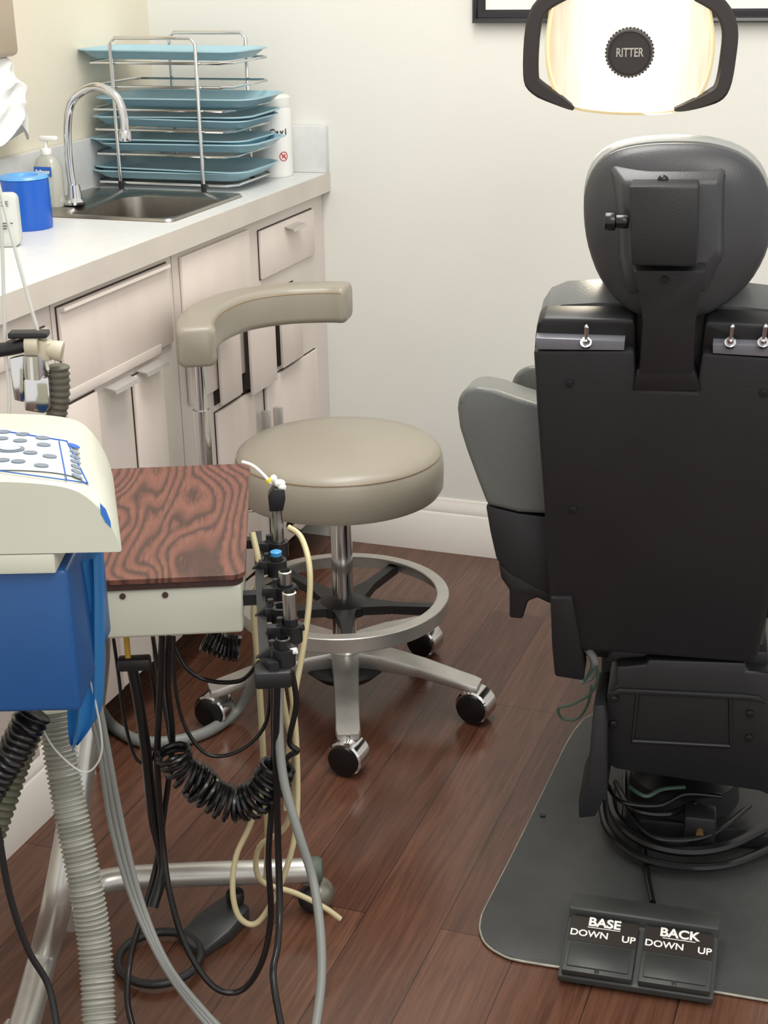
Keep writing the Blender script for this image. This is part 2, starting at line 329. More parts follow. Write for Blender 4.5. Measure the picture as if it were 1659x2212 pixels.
for z in levels:
    b=B(); b.tube([(-.155,yr0+.006-oy,z-.006),(.155,yr0+.006-oy,z-.006),(.172,yr0+.03-oy,z-.006),(.172,yr1-.03-oy,z-.006),(.155,yr1-.006-oy,z-.006),(-.155,yr1-.006-oy,z-.006),(-.17,yr1-.03-oy,z-.006),(-.17,yr0+.03-oy,z-.006)],.003,closed=True,smooth=False,n=8); b.part('shelf',CHROME,f)
for x,y in((xl,yr0-oy),(xr,yr0-oy),(xb0,yr1-oy),(xb1,yr1-oy)): B().cyl((x,y,.0005),(x,y,.02),.006).part('foot',BLK,f)
TRAY=M('pale_blue_plastic',(158,193,205),.35,0,.04)
def traymesh(L,Wd):
    b=B(); rg=lambda s,z,r:[V((u,v,z)) for u,v in rrect(0,0,L/2-s,Wd/2-s,r,6)]
    b.loft([rg(.03,0,.03),rg(.022,.003,.035),rg(.006,.017,.04),rg(0,.018,.042),rg(0,.0205,.042),rg(.006,.0205,.04),rg(.0075,.019,.038),rg(.024,.0045,.035),rg(.03,.0028,.03)])
    return b.done('tray',TRAY,60)
tm=traymesh(.385,.212)
zl=[l+ZC for l in levels]
stk=[(0,0,-1.592,1.5),(0,.007,-1.585,-1),(1,0,-1.565,0),(1,.007,-1.59,1.5),(2,0,-1.58,-1),(2,.006,-1.575,1),(3,0,-1.566,.6),(5,0,-1.60,1)]
for i,(l,dz,x,ro) in enumerate(stk):
    o=bpy.data.objects.new('tray',tm); o.location=(x,3.034,zl[l]+dz-.002); o.rotation_euler=(radians([0,.6,0,-.6][i%4]),radians([0,.6,-.5][i%3]),radians(ro)); SC.collection.objects.link(o)
    o['label']='pale blue plastic instrument tray on wire rack'; o['category']='tray'; o['group']='blue trays stacked in the wire rack'
B().box(-1.745,-1.47,2.955,3.1,zl[5]+.004,zl[5]+.006).top('paper_sheet',M('tray_paper',(225,235,238),.7),'white paper liner lying in the top tray','paper')
# canister
p=W.y(592,372,3.2)
rc=.045; f=thing('wipes_canister','white plastic disinfectant wipes canister with printed label','canister',(p.x,3.2,ZC+.0005)); hcan=W.y(594,208,3.17).z-ZC
B().lathe([(rc*.96,0),(rc,.006),(rc,hcan-.03),(rc*.97,hcan-.026)]).part('body',WHITE,f)
B().lathe([(rc*.99,hcan-.026),(rc*1.0,hcan-.023),(rc*.99,hcan-.005),(rc*.8,hcan)]).part('lid',M('translucent_lid',(225,228,220),.3),f)
def clet(s,dz,sz,mt,a,name='lettering'):
    a=radians(a); nn=V((cos(a),sin(a),0)); text(name,s,sz,mt,f,nn*(rc+.001)+V((0,0,hcan*dz)),(-sin(a),cos(a),0),(0,0,1),.0005,bold=.0004)
for i,ch in enumerate('Cavi'): clet(ch,.56,.02,DTXT,-66+i*14)
RED=M('red_print',(190,50,50),.6)
clet('H',.26,.012,RED,-34)
a=radians(-34)
def cw(u,v): 
    t=a+u/rc; return V((cos(t)*(rc+.0008),sin(t)*(rc+.0008),hcan*.26+v))
B().tube([cw(cos(k*pi/8)*.010,sin(k*pi/8)*.010) for k in range(16)],.0009,closed=True,n=6,res=1).part('emblem',RED,f)
B().tube([cw(-.007,.007),cw(0,0),cw(.007,-.007)],.0009,n=6).part('emblem',RED,f)
# soap
p=W.z(112,449,ZC); f=thing('soap_bottle','clear soap bottle with white pump beside the faucet','bottle',(max(p.x,-1.755),p.y,ZC+.0005))
hz=f.y(112,335,0).z
b=B(); rg=lambda hx,hy,z:[V((u,v,z)) for u,v in rrect(0,0,hx,hy,min(hx,hy)*.8)]
b.loft([rg(.027,.018,0),rg(.029,.02,.01),rg(.029,.02,hz*.75),rg(.022,.017,hz*.93),rg(.012,.012,hz)]); b.part('body',M('milky_soap_plastic',(208,208,196),.15,0,.03,trans=.35),f)
b=B(); b.cyl((0,0,hz),(0,0,hz+.014),.012,n=20,bev=.002); b.cyl((0,0,hz+.014),(0,0,hz+.028),.004); b.box(-.012,.028,-.006,.006,hz+.028,hz+.038,.003); b.part('pump',WHITE,f)
B().box(-.02,.02,-.0212,-.0202,hz*.62,hz*.8).part('front_label',BTXT,f)
text('lettering','Softsoap',.0095,WTXT,f,(0,-.0216,hz*.71),(1,0,0),(0,0,1),bold=.0003)
B().box(-.014,.014,-.0212,-.0202,hz*.25,hz*.5).part('front_label',M('pale_aqua_print',(160,200,210),.5),f)
# roll
p=W.z(36,500,ZC); f=thing('barrier_film_roll','bright blue plastic barrier film roll on the counter','roll',(p.x,p.y+.042,ZC+.0005))
hr=f.y(36,392,-.04).z; R=.046
BB=M('bright_blue_plastic',(24,88,185),.3,0,.04)
B().lathe([(.0,0),(R,0),(R+.001,.01),(R,hr),(R*.8,hr+.002),(R*.55,hr+.001),(R*.5,hr-.02),(0,hr-.02)]).part('body',BB,f)
B().lathe([(R*.56,hr+.002),(R*.6,hr+.006),(R*.95,hr+.006),(R*1.02,hr+.001)]).part('rim',M('pale_blue_film',(90,160,225),.3),f)
p=W.z(10,533,ZC); f=thing('sensor_case','small white dental device standing on the counter','device',(p.x,p.y,ZC+.0005),PSD)
hz=f.y(20,418,0).z
b=B(); b.prism([V((u,-.008,v)) for u,v in rrect(-.012,hz/2,.042,hz/2,.012)],(0,.03,0),.003); b.part('body',M('offwhite_device',(200,203,196),.4),f)
text('lettering','CE',.013,DTXT,f,(.010,-.0115,hz*.82),(1,0,0),(0,0,1))
for k,z in enumerate((.45,.40,.35)): B().box(-.01,.022-.006*k,-.0115,-.0105,hz*z,hz*z+.0015).part('fine_print',DTXT,f)
B().sph((-.003,-.0105,hz*.6),(.006,.001,.005)).part('emblem',M('teal_print',(60,170,150),.5),f)
# towel dispenser
f=thing('paper_towel_dispenser','smoky brown paper towel dispenser mounted on the wall','dispenser',(XL+.001,W.x(-20,62,-1.70).y,W.x(36,122,-1.70).z))
ye=W.x(38,60,-1.70).y-f.o.y; ht=.32
B().box(0,.09,-.25,ye,0,ht,.012).part('body',M('smoky_brown_plastic',(176,160,138),.25),f)
b=B(); rings=[]
for k in range(25):
    q=k/24; z=-.002-.145*q; g1=min(1,q*2.6)
    w=.02+.016*g1+.004*sin(k*.9+.4)
    cyk=ye-.03+.012*g1+.004*sin(k*.7)
    rings.append([V((.05+w*cos(t)*(.85+.16*sin(4*t+k*.35)),cyk+(.03+.036*g1+.006*sin(k*.8))*sin(t)*(1+.08*sin(6*t+k*.4)),z+.018*sin(3*t+1)*q)) for t in [2*pi*i/48 for i in range(48)]])
b.loft(rings); b.part('paper_towel',M('white_tissue',(238,238,234),.8),f,'crumpled white paper towel',smooth=24)
# ---------- picture frame ----------
a=W.y(1020,50,YB-.02); b0=W.y(1046,22,YB-.02)
f=thing('picture_frame','black picture frame with white mat hung on the wall','picture',(a.x+.4,YB-.001,a.z)); bw=b0.x-a.x; hh=.55; 
bm=B()
prof=[(0,0),(0,-.02),(.004,-.026),(bw*.35,-.024),(bw*.45,-.017),(bw*.8,-.015),(bw,-.01),(bw,0)]
cs=[(-.4,0,1,1),(.4,0,-1,1),(.4,hh,-1,-1),(-.4,hh,1,-1)]
bm.loft([[V((x+sx*u,v,z+sz*u)) for u,v in prof] for x,z,sx,sz in cs],closed=True); bm.part('frame',M('black_lacquer',(26,24,28),.3),f,smooth=20)
B().box(-.4+bw,.4-bw,-.008,-.002,bw,hh-bw).part('mat_board',M('white_mat',(232,232,228),.6),f)
B().box(-.4+bw*2.2,.4-bw*2.2,-.0095,-.008,bw*2.6,hh-bw*2.2).part('print',M('grey_print',(170,172,170),.6,noise=.2,scale=6),f)
# ---------- stool ----------
f=thing('operator_stool','taupe vinyl wheeled stool with curved arm support','stool',K.m@V((-.083,2.65,0)),PSD)
Rs=.197
prof=[(0,.452),(Rs-.02,.452),(Rs-.006,.456),(Rs,.466),(Rs+.001,.50),(Rs-.001,.522),(Rs-.005,.530),(Rs-.004,.531),(Rs-.006,.536),(Rs-.02,.546),(Rs-.06,.553),(Rs-.12,.557),(0,.558)]
B().lathe(prof,n=72).part('seat',TAUPE,f)
B().tube([((Rs-.0045)*cos(2*pi*i/60),(Rs-.0045)*sin(2*pi*i/60),.5315) for i in range(60)],.0012,n=6,res=1,closed=True).part('seam',STITCH,f)
b=B(); b.lathe([(.032,.43),(.032,.4515),(.001,.4515)],n=32); b.box(-.1,.1,-.075,.075,.443,.4515,.002); b.part('seat_mount',BLK,f)
b=B(); b.lathe([(.017,.43),(.024,.43),(.024,.414),(.0205,.410),(.0205,.2),(.0235,.199),(.0235,.12)],n=36); b.part('pole',CHROME,f)
b=B(); sec=[(.2055,.211),(.207,.2125),(.207,.2385),(.2055,.240),(.1845,.240),(.183,.2385),(.183,.234),(.198,.232),(.198,.211)]
n=72
b.loft([[V((r*cos(2*pi*i/n),r*sin(2*pi*i/n),z)) for r,z in sec] for i in range(n)],closed=True); b.part('foot_ring',ALU,f)
b=B(); b.lathe([(.024,.2),(.05,.205),(.05,.222),(.024,.235)],n=32)
for k in range(5):
    a=radians(-14+72*k); u=V((cos(a),sin(a),0)); v=V((-sin(a),cos(a),0)); z=V((0,0,1))
    b.loft([[u*.035+v*w*1.9+z*h for w,h in((-.013,.206),(.013,.206),(.013,.224),(-.013,.224))],[u*.1+v*w+z*h for w,h in((-.011,.209),(.011,.209),(.011,.226),(-.011,.226))],[u*.193+v*w*.8+z*h for w,h in((-.011,.212),(.011,.212),(.011,.231),(-.011,.231))]])
b.part('footring_spokes',BLK,f)
b=B(); b.lathe([(.0,.075),(.03,.075),(.045,.09),(.05,.118),(.042,.13),(.024,.134)],n=36)
angs=[-88,-18,52,127,197]
for a in angs:
    a=radians(a); u=V((cos(a),sin(a),0)); v=V((-sin(a),cos(a),0)); z=V((0,0,1)); rg=[]
    for r,zt,h,w in((.03,.13,.04,.028),(.08,.127,.035,.025),(.16,.112,.024,.0235),(.23,.094,.02,.0225),(.262,.086,.018,.023),(.275,.082,.012,.020)):
        rg.append([u*r+v*(w*c)+z*(zt-h*d) for c,d in((-.93,1),(-.93,1),(.93,1),(1,.85),(1,.3),(.8,0),(-.8,0),(-1,.3),(-1,.85))])
    rg=[[q for j,q in enumerate(r) if j!=1] for r in rg]
    rg=[[V((q.x,q.y,2*(sum(p.z for p in r)/len(r))-q.z)) for q in r] for r in rg]
    b.loft(rg,bev=0)
b.part('star_base',ALU,f)
b=B()
b.lathe([(.001,.06),(.06,.065),(.085,.088),(.08,.094),(.03,.094)],n=40); b.part('hub_cover',BLK,f)
for k,a in enumerate(angs):
    a=radians(a); c=V((.268*cos(a),.268*sin(a),.0)); sw=radians([-28,-32,-35,40,-25][k]); ax=V((sin(sw)*.9,-cos(sw),0)).normalized()
    b=B(); b.cyl(c+V((0,0,.03)),c+V((0,0,.08)),.008); b.lathe([(.0,-.023),(.031,-.023),(.0345,-.020),(.035,-.014),(.035,.014),(.0345,.020),(.031,.023),(.0,.023)],c+V((0,0,.0355)),ax,40); hd=b.part('caster',CHROME,f)
    for s in(-1,1):
        B().cyl(c+ax*s*.0232+V((0,0,.0335)),c+ax*s*.0265+V((0,0,.0335)),.030,n=36,bev=.002).part('wheel',BLKS,hd,'black caster wheel')
zc=.745
P=[(-.252,-.02,zc),(-.262,.06,zc),(-.25,.16,zc),(-.2,.26,zc),(-.115,.315,zc+.0),(-.03,.325,zc),(.012,.318,zc)]
sec=[(u,v) for u,v in rrect(0,0,.036,.038,.015,4)]
PP=cat(P,8); n=len(PP); rg=[]
for i,p in enumerate(PP):
    t=(PP[min(i+1,n-1)]-PP[max(i-1,0)]).normalized(); s_=t.cross(V((0,0,1))).normalized()
    rg.append([p-s_*u+V((0,0,v)) for u,v in sec])
def shrink(r,k,p): c=sum(r,V())/len(r); return [c+(q-c)*k+p for q in r]
t0=(PP[0]-PP[1]).normalized(); t1=(PP[-1]-PP[-2]).normalized()
rg=[shrink(rg[0],.80,t0*.009),shrink(rg[0],.93,t0*.006)]+rg+[shrink(rg[-1],.93,t1*.006),shrink(rg[-1],.8,t1*.009)]
B().loft(rg).part('arm_support',TAUPE,f,smooth=50)
def off(PP,du,dz):
    o=[]
    for i,p in enumerate(PP):
        t=(PP[min(i+1,len(PP)-1)]-PP[max(i-1,0)]).normalized(); s=t.cross(V((0,0,1))).normalized(); o.append(p+s*du+V((0,0,dz)))
    return o
for du in(.0352,-.0352): B().tube(off(PP,du,.026),.0013,n=6,smooth=False).part('seam',STITCH,f)
b=B(); px_,py_=-.254,.0
b.cyl((px_,py_,.60),(px_,py_,.712),.0125); b.cyl((px_,py_,.43),(px_,py_,.62),.0165); 
b.tube([(px_,py_,.45),(px_,py_,.432),(px_+.02,py_,.425),(-.02,0,.425)],.011); b.part('arm_post',CHROME,f)
B().tube([(-.05,-.05,.44),(-.09,-.13,.437),(-.07,-.17,.436)],.006).part('height_lever',BLK,f)
# ---------- dental chair ----------
D=thing('dental_chair','black and grey dental chair seen from behind on floor plate','dental chair',(-.291,2.208,0),8)
P0=V((0,-.28,.92)); nn=V((0,-.55,-.15)).normalized()
def pl(px,py,o=0): return D.on(P0+nn*o,nn,px,py)
cxm=pl(1437,900).x
def mir(L): return [V((2*cxm-p.x,p.y,p.z)) for p in L]
def sym(L): return L+mir(list(reversed(L)))
L=[pl(*q) for q in((1375,842),(1372,758),(1152,758),(1160,900),(1175,1100),(1187,1300),(1197,1385),(1206,1402))]
B().prism(sym(L),-nn*.055,.006).part('backrest_shell',CHB,D)
L=[pl(*q,-.012) for q in((1374,764),(1372,700),(1368,690),(1172,688),(1160,700),(1156,730),(1154,764))]
for Q in(L,mir(L)): B().prism(Q,-nn*.04,.004).part('backrest_top_panel',BLK,D)
for s in(0,1):
    L=[pl(*q,.002) for q in((1157,730),(1350,736),(1348,757),(1158,755))]
    if s: L=mir(L)
    B().prism(L,-nn*.02,.001).part('switch_plate',M('satin_silver_plate',(130,132,140),.22,.3,.03),D,'brushed silver switch plate')
tg=[pl(1266,744,.003),pl(1577,744,.003),pl(1648,744,.003)]
for c in tg:
    b=B(); b.cyl(c,c+V((0,-.004,.004)),.0075,n=20); b.cyl(c+V((0,-.004,.004)),c+V((0,-.007,.009)),.005,n=8); b.cyl(c+V((0,-.006,.008)),c+V((.001,-.009,.026)),.0022,.0035,n=12); b.sph(c+V((.001,-.009,.026)),.0036,12,8); b.part('toggle_switch',CHROME,D)
L=[pl(*q,-.058) for q in((1437,655),(1300,653),(1215,658),(1180,672),(1162,700),(1160,760),(1170,1000),(1195,1380),(1437,1390))]
B().prism(sym(L)[:],-nn*.07,.022,4).part('backrest_cushion',VIND,D)
L=[pl(*q,.012) for q in((1368,585),(1382,640),(1388,700),(1380,808))]
B().prism([p for p in L]+[pl(*q,.012) for q in((1498,808),(1502,700),(1512,640),(1525,585))],-nn*.03,.003).part('headrest_bar',CHB,D)
b=B(); b.prism([pl(*q,.004) for q in((1375,800),(1500,800),(1516,846),(1366,846))],-nn*.03,.003); b.part('bar_slot',BLK,D)
for q in((1230,827),(1238,1100),(1650,848)):
    c=pl(*q,.0); B().cyl(c,c+nn*.003,.006,n=16,bev=.001).part('screw',BLK,D)
c=pl(1436,603,.012); B().cyl(c,c+nn*.003,.005,n=16).part('screw',BLK,D)
HR=[(1258,450),(1262,390),(1285,338),(1330,308),(1395,295),(1465,292),(1535,296),(1600,315),(1645,352),(1668,410),(1672,470),(1655,540),(1615,605),(1560,650),(1505,676),(1450,686),(1395,677),(1340,645),(1295,590),(1268,520)]
def ring(sc,y,dy=0,c=(1465,478)):
    return cat([D.y(c[0]+(x-c[0])*sc,c[1]+(z-c[1])*sc+dy,y) for x,z in HR],3,True)
b=B(); b.loft([ring(.955,-.235,12),ring(.985,-.25,14),ring(.985,-.258,14),ring(.96,-.266,12),ring(.85,-.275,6),ring(.6,-.285),ring(.3,-.287)]); b.part('headrest_shell',CHG,D,smooth=50)
b=B(); b.loft([ring(.93,-.14,-6),ring(.97,-.15,-6),ring(.985,-.18,-4),ring(.985,-.22,0),ring(.965,-.236,6)]); b.part('headrest_cushion',M('light_grey_vinyl',(128,130,126),.3,0,.04,6,.1,300),D,smooth=60)
b=B(); 
q1=[D.y(x,z,-.272) for x,z in((1312,352),(1575,352),(1572,560),(1530,640),(1352,640),(1330,560))]
q2=[D.y(x,z,-.300) for x,z in((1345,395),(1555,390),(1553,545),(1515,590),(1365,590),(1350,545))]
b.loft([q1,q2],bev=.006); b.part('headrest_boss',CHG,D)
q=[D.y(x,z,-.355) for x,z in((1358,402),(1510,402),(1506,578),(1362,574))]
B().prism(q,(0,.06,0),.004).part('headrest_housing',M('deep_black_plastic',(20,20,21),.45,0,.08,10,.15,400),D)
b=B(); c=D.y(1432,388,-.304); b.sph(c,(.007,.005,.006)); b.part('release_button',BLKS,D)
b=B(); c=D.y(1358,478,-.325); b.cyl(c,c-V((.016,0,0)),.009,n=20,bev=.001); b.cyl(c-V((.016,0,0)),c-V((.03,0,0)),.012,n=20,bev=.002); b.part('adjustment_knob',BLKS,D)
def both(Lpx,y0,y1,mat,name,bev,lab=None,seg=3,dz=0):
    L=[D.y(*q,y0) for q in Lpx]
    for s in(0,1):
        Q=mir(L) if s else L
        B().prism(Q,(0,y1-y0,dz),bev,seg,20).part(name,mat,D,lab)
both([(987,884),(990,858),(1004,840),(1030,834),(1070,842),(1120,860),(1172,876),(1192,1112),(1120,1108),(1052,1092),(1032,1040),(1008,975),(992,925)],-.14,-.035,VIN,'armrest',.015,'grey vinyl armrest',4,-.012)
B().tube([D.y(*q,-.1385) for q in((996,872),(1008,850),(1032,845),(1072,853),(1120,871),(1160,885))],.0012,n=6).part('armrest_piping',M('dark_piping',(62,64,62),.5),D)
both([(1100,842),(1110,805),(1135,788),(1170,786),(1240,800),(1240,960),(1110,960)],.02,.2,VIN,'side_cushion',.02,None,4,-.07)
both([(1048,1090),(1120,1108),(1200,1118),(1200,1290),(1160,1275),(1100,1240),(1072,1212),(1058,1150)],-.13,.16,CHB,'armrest_support',.006,None,2,-.02)
both([(1076,1214),(1105,1238),(1150,1262),(1200,1285),(1190,1306),(1160,1292),(1140,1300),(1128,1338),(1100,1335),(1100,1275),(1082,1250)],-.12,-.06,BLK,'armrest_latch',.004)
L=[pl(*q,.006) for q in((1188,1292),(1236,1292),(1252,1380),(1262,1472),(1198,1462),(1192,1400))]
B().prism(L,-nn*.05,.004).part('side_bracket',CHB,D)
b=B(); zs=.47
b.box(cxm-.17,cxm+.17,-.02,.5,zs-.11,zs,.035,4); b.part('seat_cushion',VIN,D)
b=B(); b.box(cxm-.16,cxm+.16,.505,.95,zs-.13,zs-.05,.035,4); b.part('leg_rest',VIN,D)
B().box(cxm-.14,cxm+.14,-.02,.48,zs-.15,zs-.111,.01).part('seat_frame',CHB,D)
B().box(cxm-.09,cxm+.09,.02,.2,.12,zs-.151,.01).part('lift_column',CHB,D)
yb=-.13
q=[D.y(*t,yb) for t in((1310,1500),(1330,1480),(1330,1440),(1395,1436),(1400,1425),(1610,1432),(1612,1450),(1665,1455),(1668,1722),(1640,1710),(1330,1662),(1306,1648))]
B().prism(q,(0,.2,0),.006).part('base_housing',BLK,D)
def fr_(t,o=.0): return D.y(*t,yb-o)
B().tube([fr_(t,.001) for t in((1378,1495),(1366,1600),(1578,1612),(1578,1505))],.004,smooth=False).part('housing_rib',BLK,D)
B().prism([fr_(t,.005) for t in((1312,1500),(1335,1488),(1600,1500),(1640,1505),(1660,1520),(1600,1512),(1340,1500),(1320,1508))],(0,.008,0),.0015).part('housing_rib',BLK,D)
for t in((1327,1508),(1325,1562),(1620,1540),(1618,1592)):
    c=D.y(*t,yb); B().cyl(c,c-V((0,.006,0)),.006,n=16,bev=.001).part('screw',BLKS,D)
L=[D.y(*t,yb-.02) for t in((1282,1525),(1306,1524),(1312,1560),(1312,1712),(1285,1765),(1250,1768),(1250,1730),(1268,1690))]
B().prism(L,(0,.12,0),.003).part('side_skirt',CHB,D)
q=[D.y(*t,-.10) for t in((1322,1402),(1440,1405),(1660,1408),(1660,1440),(1400,1425),(1310,1432))]; B().prism(q,(0,.1,0),.004).part('pivot_cover',CHB,D)
cb=V((.0,.04,0))
b=B(); b.box(-.10,.16,-.06,.2,.012,.05,.01); b.lathe([(.0,.05),(.095,.05),(.09,.09),(.06,.11),(.06,.16),(0,.17)],cb); b.part('pedestal',BLK,D)
def zt_(pts,z,r,name='hydraulic_hose',mat=BLKS): B().tube([D.z(*t,z) for t in pts],r,n=8).part(name,mat,D)
zt_(((1318,1700),(1330,1765),(1385,1815),(1470,1838),(1560,1830),(1650,1790)),.05,.009)
zt_(((1300,1720),(1312,1790),(1375,1848),(1470,1872),(1580,1866),(1700,1815)),.03,.007)
zt_(((1330,1690),(1365,1745),(1440,1758),(1500,1735)),.09,.0055)
zt_(((1310,1690),(1340,1730),(1420,1740),(1480,1715),(1560,1720)),.11,.004)
zt_(((1360,1700),(1395,1720),(1430,1705),(1480,1700)),.12,.0035,'electric_wire',M('green_wire',(60,82,70),.5))
zt_(((1350,1670),(1355,1740),(1400,1800),(1460,1815),(1540,1800),(1620,1740)),.07,.0045)
c=D.z(1512,1780,.08); B().box(c.x-.025,c.x+.025,c.y-.015,c.y+.03,.05,.1,.004).part('hydraulic_valve',BLK,D)
B().cyl(c+V((0,-.015,-.005)),c+V((0,-.024,-.005)),.006).part('valve_plug',M('brass',(150,120,80),.4,.8),D)
b=B(); b.tube([pl(*t,-.005) for t in((1262,1472),(1290,1440),(1283,1490),(1240,1520),(1207,1530),(1215,1552),(1248,1552),(1270,1520),(1278,1480))],.0022,n=8); b.part('ground_wire',MC['green_wire'],D)
b=B(); b.tube([pl(*t,-.02) for t in((1268,1400),(1285,1430),(1275,1460),(1255,1470))],.007,n=10); b.part('cable',MC['grey_hose_rubber'],D)
q=[D.z(*t,.006) for t in((1290,1538),(1262,1552),(1240,1578),(1220,1612),(1202,1650),(1168,1720),(1134,1790),(1098,1862),(1062,1932),(1042,1972),(1037,2004),(1048,2034),(1080,2058),(1130,2074),(1300,2100),(1500,2132),(1700,2166))]
Q=q+[V((.42,q[-1].y+.05,.006)),V((.44,q[0].y,.006))]
B().prism(Q,(0,0,-.0055),.0015,2,20).part('floor_plate',M('charcoal_grey_plate',(60,61,60),.5,0,.14,14,.3,300),D)
B().tube([p+V((0,0,-.0025)) for p in q],.002,n=8,res=3).part('plate_edge',M('worn_metal_edge',(160,156,144),.5,.3,.3,30),D)
c=D.z(1172,1762,.0065); B().cyl(c,c+V((0,0,.002)),.005,n=16).part('plate_screw',BLK,D)
# ---------- foot pedal ----------
p=W.z(1368,2060,.007); f=thing('foot_pedal','black double foot switch lettered base and back','foot pedal',(p.x,p.y,.0075),5)
a=f.z(1195,2108,0);b1=f.z(1532,2178,0);c1=f.z(1562,1975,.05);d1=f.z(1250,1925,.05)
x0=(a.x+d1.x)/2; x1=(b1.x+c1.x)/2; y0=(a.y+b1.y)/2; y1=(c1.y+d1.y)/2; hb_=.05
PEDM=M('pedal_dark_metal',(58,60,58),.42,.3,.1,20)
sl=[(y0,0),(y0,.009),(y0+.004,.011),(y1-.042,hb_-.017),(y1-.040,hb_-.002),(y1-.036,hb_),(y1,hb_),(y1,0)]
B().prism([V((x0,y,z)) for y,z in sl],(x1-x0,0,0),.001).part('housing',PEDM,f)
dv=V((0,(y1-.042)-(y0+.004),(hb_-.017)-.011)); Ls=dv.length; dv.normalize(); nv=V((0,-dv.z,dv.y)); og=V((0,y0+.004,.011))
xm=(x0+x1)/2
for k,(xa,xb,tt) in enumerate(((x0+.005,xm-.0045,'BASE'),(xm+.0045,x1-.005,'BACK'))):
    def S(x,s,h=0): return V((x,0,0))+og+dv*s+nv*h
    pd=B(); pd.prism([S(xa,-.002,.001),S(xb,-.002,.001),S(xb,Ls-.004,.001),S(xa,Ls-.004,.001)],nv*.010,.0015)
    pd.prism([S(xa+.006,.006,.01),S(xb-.006,.006,.01),S(xb-.006,Ls*.47,.01),S(xa+.006,Ls*.47,.01)],nv*.0035,.0025)
    pd=pd.part('pedal',PEDM,f)
    h=.0108
    B().prism([S(xa+.001,Ls*.51,h),S(xb-.001,Ls*.51,h),S(xb-.001,Ls-.005,h),S(xa+.001,Ls-.005,h)],nv*.0007).part('label_plate',M('brown_black_label',(46,41,37),.35),pd)
    h=.0117; xc=(xa+xb)/2
    text('lettering',tt,.0225,WTXT,pd,S(xc,Ls*.875,h),(1,0,0),dv,bold=.0007,ext=.0002,sx=.98)
    B().prism([S(xc-.024,Ls*.775,h-.0003),S(xc+.024,Ls*.775,h-.0003),S(xc+.024,Ls*.787,h-.0003),S(xc-.024,Ls*.787,h-.0003)],nv*.0004).part('underline',WTXT,pd)
    text('lettering','DOWN',.0168,WTXT,pd,S(xc-.020,Ls*.655,h),(1,0,0),dv,bold=.0003,ext=.0002)
    text('lettering','UP',.0168,WTXT,pd,S(xc+.038,Ls*.645,h),(1,0,0),dv,bold=.0003,ext=.0002)
    B().cyl(S(xc,.002,.010),S(xc,.002,.0135),.0035,n=12).part('screw',CHROME,pd)
cpts=[f.i@W.z(1410,1950,.03),f.i@W.z(1400,1900,.02),f.i@W.z(1393,1850,.02),f.i@W.z(1388,1800,.02)]
B().tube(cpts,.005).part('power_cord',BLKS,f)
# ---------- operating light ----------
wl=K.m@V((.415,2.5,1.25)); f=thing('operating_light','lit dental operating light with black handles','dental light',(wl.x,wl.y,wl.z),PSD-9)
SH=[(1195,-5),(1182,50),(1177,110),(1184,165),(1202,208),(1235,235),(1300,246),(1365,249),(1440,246),(1492,232),(1522,195),(1538,150),(1545,95),(1540,40),(1525,-20),(1480,-60),(1365,-75),(1250,-60)]
def r2(sc,y): return cat([f.y(1362+(x-1362)*sc,88+(z-88)*sc,y) for x,z in SH],3,True)
b=B(); b.loft([r2(.55,.05),r2(.85,.03),r2(.97,.0),r2(.97,-.006),r2(.9,-.012),r2(.5,-.018)]); b.part('reflector',lamp_mat(),f)
b=B(); b.loft([r2(.965,.005),r2(1.0,-.002),r2(1.0,-.012),r2(.965,-.018),r2(.95,-.016),r2(.955,-.005)],closed=True); b.part('shield_rim',M('amber_lit_rim',(244,222,172),.2,noise=0,emit=.5),f)
b=B(); b.loft([r2(.5,.09),r2(.8,.07),r2(.93,.03),r2(.95,.004)]); b.part('housing',BLK,f)
c=f.y(1360,112,-.02); rk=(f.y(1412,112,-.045)-f.y(1360,112,-.045)).length
b=B(); b.lathe([(rk*.9,0),(rk,.006),(rk,.02),(rk*.93,.026),(rk*.86,.0265),(rk*.84,.024),(0,.024)],c,(0,-1,0),40)
for k in range(40):
    a=2*pi*k/40; b.cyl(c+V((cos(a)*rk,-.008,sin(a)*rk)),c+V((cos(a)*rk,-.02,sin(a)*rk)),.0016,n=6)
kn=b.part('center_knob',M('dark_brown_knob',(40,34,32),.4),f)
text('lettering','RITTER',.019,M('silver_print',(170,165,155),.4,.3),kn,c+V((0,-.0246,0)),(1,0,0),(0,0,1),bold=.0003,sx=.72)
for L in ([(1225,-20),(1172,12),(1152,60),(1147,158),(1160,188),(1212,218),(1240,234)],[(1508,-15),(1555,15),(1576,62),(1572,125),(1560,186),(1538,208),(1486,228),(1456,236)]):
    P=[f.y(*t,-.010) for t in L]; P=cat(P,4)
    b=B(); n=len(P); rg=[]
    for i,p in enumerate(P):
        t=(P[min(i+1,n-1)]-P[max(i-1,0)]).normalized(); s=t.cross(V((0,1,0))).normalized(); u_=i/(n-1); w=.0125*(1 if u_<.7 else 1-.75*(u_-.7)/.3)
        rg.append([p+s*w*u+V((0,v,0)) for u,v in((-1,.01),(-.7,.018),(.7,.018),(1,.01),(1,-.008),(.7,-.012),(-.7,-.012),(-1,-.008))])
    b.loft(rg); b.part('handle',M('dark_bronze_plastic',(38,32,30),.4),f)
tp=r2(.9,.05); zt=max(p.z for p in tp)
b=B(); b.tube([(0,.06,zt-.06),(0,.12,zt+.02),(0,.12,zt+.12),(0,.12,1.3)],.016); b.part('arm',WHITE,f)
